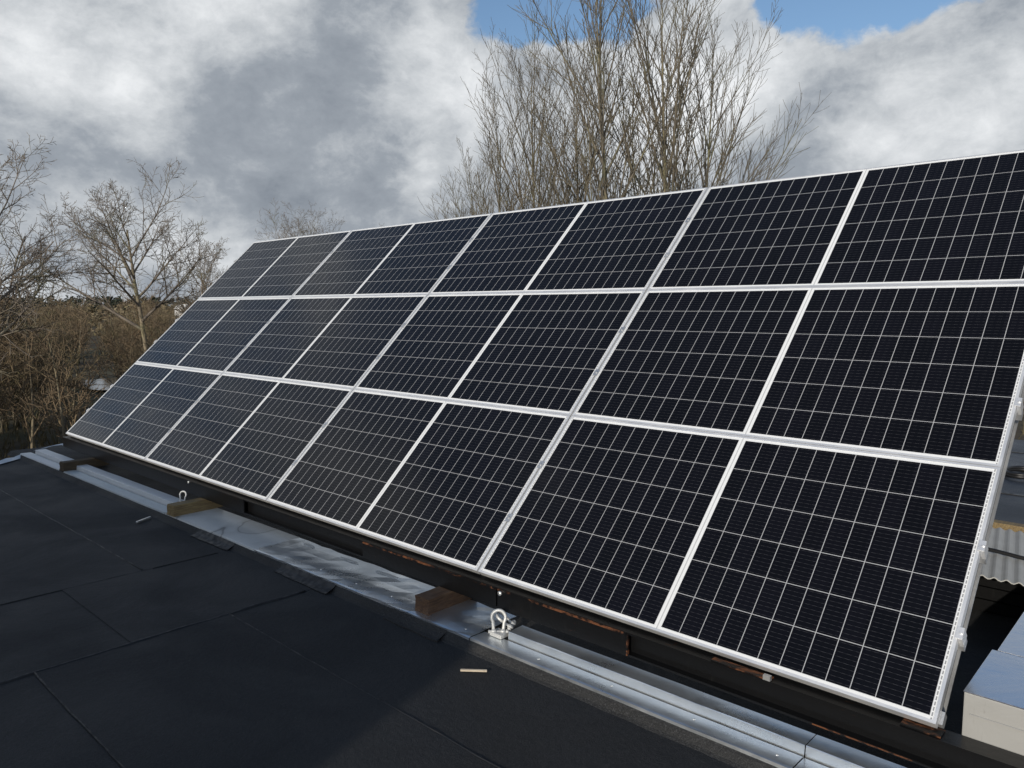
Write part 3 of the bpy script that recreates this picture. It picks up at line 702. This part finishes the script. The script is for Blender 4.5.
def oak(seed, H, r, fork=.42, spread=1.0, n0=9, up1=.05):
    lv = [dict(seg=8, n=n0, ang=(R(28) * spread, R(56) * spread), ratio=.62, fall=.42, t0=fork, t1=.97, wob=.05, up=.04, sides=8, taper=.22, rr=.50),
          dict(seg=7, n=(9, 11), ang=(R(26), R(54)), ratio=.48, fall=.42, t0=.18, wob=.10, up=up1, sides=5, taper=.22, rr=.45),
          dict(seg=5, n=(6, 8), ang=(R(26), R(58)), ratio=.48, fall=.4, t0=.12, wob=.14, up=.04, sides=3, taper=.35, rr=.5),
          dict(seg=4, n=(3, 5), ang=(R(26), R(60)), ratio=.55, fall=.4, t0=.15, wob=.18, up=.03, sides=3, taper=.6, rr=.65),
          dict(seg=2, n=0, ang=(0, 0), ratio=0, wob=.2, up=.02, sides=3, taper=.8)]
    t_ = Tree(seed, lv, .0065); t_.grow(Vector((0, 0, -.3)), Vector((-.02, 0, 1)).normalized(), H, r, 0, 1); return t_
put_tree('bare_tree', oak(9, 9.0, .17, .50, 1.05, 12), (-26.35, 11.33, G), (M['bark_oak'], M['twig_oak']), 'spreading bare tree with a sunlit forked trunk left of the array', 'tree')
put_tree('bare_tree', oak(12, 8.4, .16, .28, 1.1, 16), (-20.4, 3.6, G), (M['bark_oak'], M['twig_oak']), 'bare tree with tangled branches cut off by the left photo edge', 'tree')
put_tree('bare_tree', oak(17, 7.6, .10, .25, .8, 10), (-34.0, 17.2, G), (M['bark_oak'], M['twig_oak']), 'smaller bare tree just left of the array, right of the forked tree', 'tree')
far_p = put_tree('bare_tree', oak(23, 9.3, .12, .62, .5, 6), (-42.0, 28.96, G), (M['bark_wood'], M['twig_oak']), 'distant bare treetop just above the upper left part of the array', 'tree')
for (x_, y_, sc, lb) in ((-42.5, 31.4, .97, 'distant bare treetop, right one of the pair over the array'), (-43.1, 36.3, .92, 'faint distant treetop over the second top panel')):
    c = copy_tree(far_p); c.location = (x_, y_, G); c.rotation_euler = (0, 0, x_ * 3.1); c.scale = (sc,) * 3; tag(c, lb, 'tree')

# the wood beyond the roof: crowded bare shrubs and young trees
def scrub(seed, H, stems):
    lv = [dict(seg=6, n=11, ang=(R(18), R(48)), ratio=.46, fall=.5, t0=.10, wob=.05, up=.04, sides=5, taper=.2, rr=.5),
          dict(seg=5, n=(6, 8), ang=(R(25), R(60)), ratio=.52, fall=.4, t0=.1, wob=.15, up=.04, sides=3, taper=.4, rr=.6),
          dict(seg=3, n=(3, 5), ang=(R(25), R(60)), ratio=.6, fall=.4, t0=.1, wob=.2, up=.03, sides=3, taper=.7, rr=.75),
          dict(seg=2, n=0, ang=(0, 0), ratio=0, wob=.25, up=.02, sides=3, taper=.8)]
    t_ = Tree(seed, lv, .0065); r_ = t_.r
    for _ in range(stems):
        t_.grow(Vector((r_.uniform(-.7, .7), r_.uniform(-.7, .7), -.2)), Vector((r_.uniform(-.22, .22), r_.uniform(-.22, .22), 1)).normalized(), H * r_.uniform(.75, 1.05), H * .011, 0, 1)
    return t_
protos = []
for i, (H, st) in enumerate(((5.2, 4), (4.6, 5), (5.6, 3), (4.2, 5), (5.0, 3))):
    t_ = scrub(100 + i, H, st); protos.append(put_tree('bare_shrub', t_, (0, 0, 0), (M['bark_wood'], M['twig_wood'] if i % 2 else M['twig_red']), 'bare brown tree in the crowded winter wood beyond the roof', 'tree', 'bare trees of the wood beyond the roof'))
rw = random.Random(77); first = set(); spots = []
tries = 0
while len(spots) < 290 and tries < 20000:
    tries += 1
    az = R(rw.uniform(-12, 40)); d_ = 29 + 85 * rw.random() ** 1.5
    x_, y_ = CAM.x - d_ * math.cos(az), CAM.y + d_ * math.sin(az)
    if len(spots) > 235:
        az = R(rw.uniform(42, 125)); d_ = rw.uniform(34, 75); x_, y_ = CAM.x - d_ * math.cos(az), CAM.y + d_ * math.sin(az)
    if d_ < 36 and 12 < math.degrees(az) < 26 and rw.random() < .8: continue
    if d_ < 31 and az < R(30) and rw.random() < .5: continue
    if (((x_ + 51) / 10.5) ** 2 + ((y_ - 17) / 5.0) ** 2) < 1: continue
    # keep the view to the pool half open
    aa = math.atan2(y_ - CAM.y, -(x_ - CAM.x)); 
    if 15.6 < math.degrees(aa) < 19.4 and 32 < d_ < 54 and rw.random() < .8: continue
    if any((x_ - a) ** 2 + (y_ - c) ** 2 < 1.1 for a, c in spots): continue
    spots.append((x_, y_))
for i, (x_, y_) in enumerate(spots):
    k = i % 5; o = protos[k] if k not in first else copy_tree(protos[k]); first.add(k)
    d_ = math.hypot(x_ - CAM.x, y_ - CAM.y)
    s_ = rw.uniform(.82, 1.12); g_ = gz(x_, y_)
    o.location = (x_, y_, g_); o.rotation_euler = (0, 0, rw.uniform(0, 6.28)); o.scale = (s_ * 1.1, s_ * 1.1, s_ * min(1.15, (1.75 - g_) / 5.2))
# dry grass and brush on the wood's floor
rg = random.Random(9); v = []; f = []
for i in range(26000):
    az = R(rg.uniform(-14, 120) if i % 3 == 0 else rg.uniform(-14, 46)); d_ = 25 + 50 * rg.random() ** 1.6
    x_, y_ = CAM.x - d_ * math.cos(az), CAM.y + d_ * math.sin(az)
    if (((x_ + 51) / 10) ** 2 + ((y_ - 17) / 4.6) ** 2) < 1: continue
    z_ = gz(x_, y_) - .05; h = rg.uniform(.12, .55) * (1 + (rg.random() < .05)); a = rg.uniform(0, 6.28); ww = rg.uniform(.015, .045)
    dx, dy = math.cos(a) * ww, math.sin(a) * ww; lx, ly = rg.uniform(-.5, .5) * h, rg.uniform(-.5, .5) * h; b0 = len(v)
    v += [(x_ - dx, y_ - dy, z_), (x_ + dx, y_ + dy, z_), (x_ + lx, y_ + ly, z_ + h)]; f.append((b0, b0+1, b0+2))
tag(obj('dry_grass', v, f, M['grass']), 'dry brown grass and brush on the floor of the wood', 'grass', kind='stuff')

# far hillside: brown canopy and dark conifers reading as one mass
rf = random.Random(31); mb = MB(); mc = MB()
def clump(mbx, x_, y_, z_, rx, h, n, con):
    for _ in range(n):
        u_ = rf.random(); a = rf.uniform(0, 6.28)
        rr_ = rx * ((1 - u_) ** .8 if con else math.sqrt(max(0, 1 - (2*u_-1)**2)) ) * rf.uniform(.5, 1.0)
        c_ = Vector((x_ + rr_ * math.cos(a), y_ + rr_ * math.sin(a), z_ + h * u_)); s_ = rf.uniform(.25, .7)
        e1 = Vector((rf.uniform(-1, 1), rf.uniform(-1, 1), rf.uniform(-.6, .6))).normalized() * s_; e2 = Vector((rf.uniform(-1, 1), rf.uniform(-1, 1), rf.uniform(-1, .6))).normalized() * s_
        mbx.add([c_ - e1, c_ + e2, c_ + e1], [(0, 1, 2)])
for i in range(1100):
    az = R(rf.uniform(-18, 135)); d_ = rf.uniform(115, 215); x_, y_ = CAM.x - d_ * math.cos(az), CAM.y + d_ * math.sin(az)
    clump(mb, x_, y_, gz(x_, y_), rf.uniform(1.8, 3.2), rf.uniform(3.6, 5.4), 60, False)
for i in range(1700):
    az = R(rf.uniform(-18, 135)); d_ = rf.uniform(222, 262); x_, y_ = CAM.x - d_ * math.cos(az), CAM.y + d_ * math.sin(az)
    clump(mc, x_, y_, gz(x_, y_), rf.uniform(2.6, 4.2), rf.uniform(4.6, 6.4), 110, True)
tag(mb.build('distant_wood', M['twig_wood']), 'brown leafless wood covering the far slope', 'wood', kind='stuff')
tag(mc.build('conifer_belt', M['conifer']), 'dark evergreen belt along the skyline', 'wood', kind='stuff')
# little white house in the trees
hs = empty('house', (-101, 45.5, gz(-101, 45.5))); hs.rotation_euler = (0, 0, R(25)); tag(hs, 'tiny white house among the trees past the array edge', 'house')
hz_ = 1.9 - hs.location.z
mb = MB(); mb.box((-.8, -.8, 0), (.8, .8, hz_ - .2)); mb.build('wall', M['white'], hs)
mb = MB(); mb.prism([(-.9, hz_ - .199), (.9, hz_ - .199), (0, hz_ + .5)], -.85, .85); mb.build('roof', M['white'], hs)
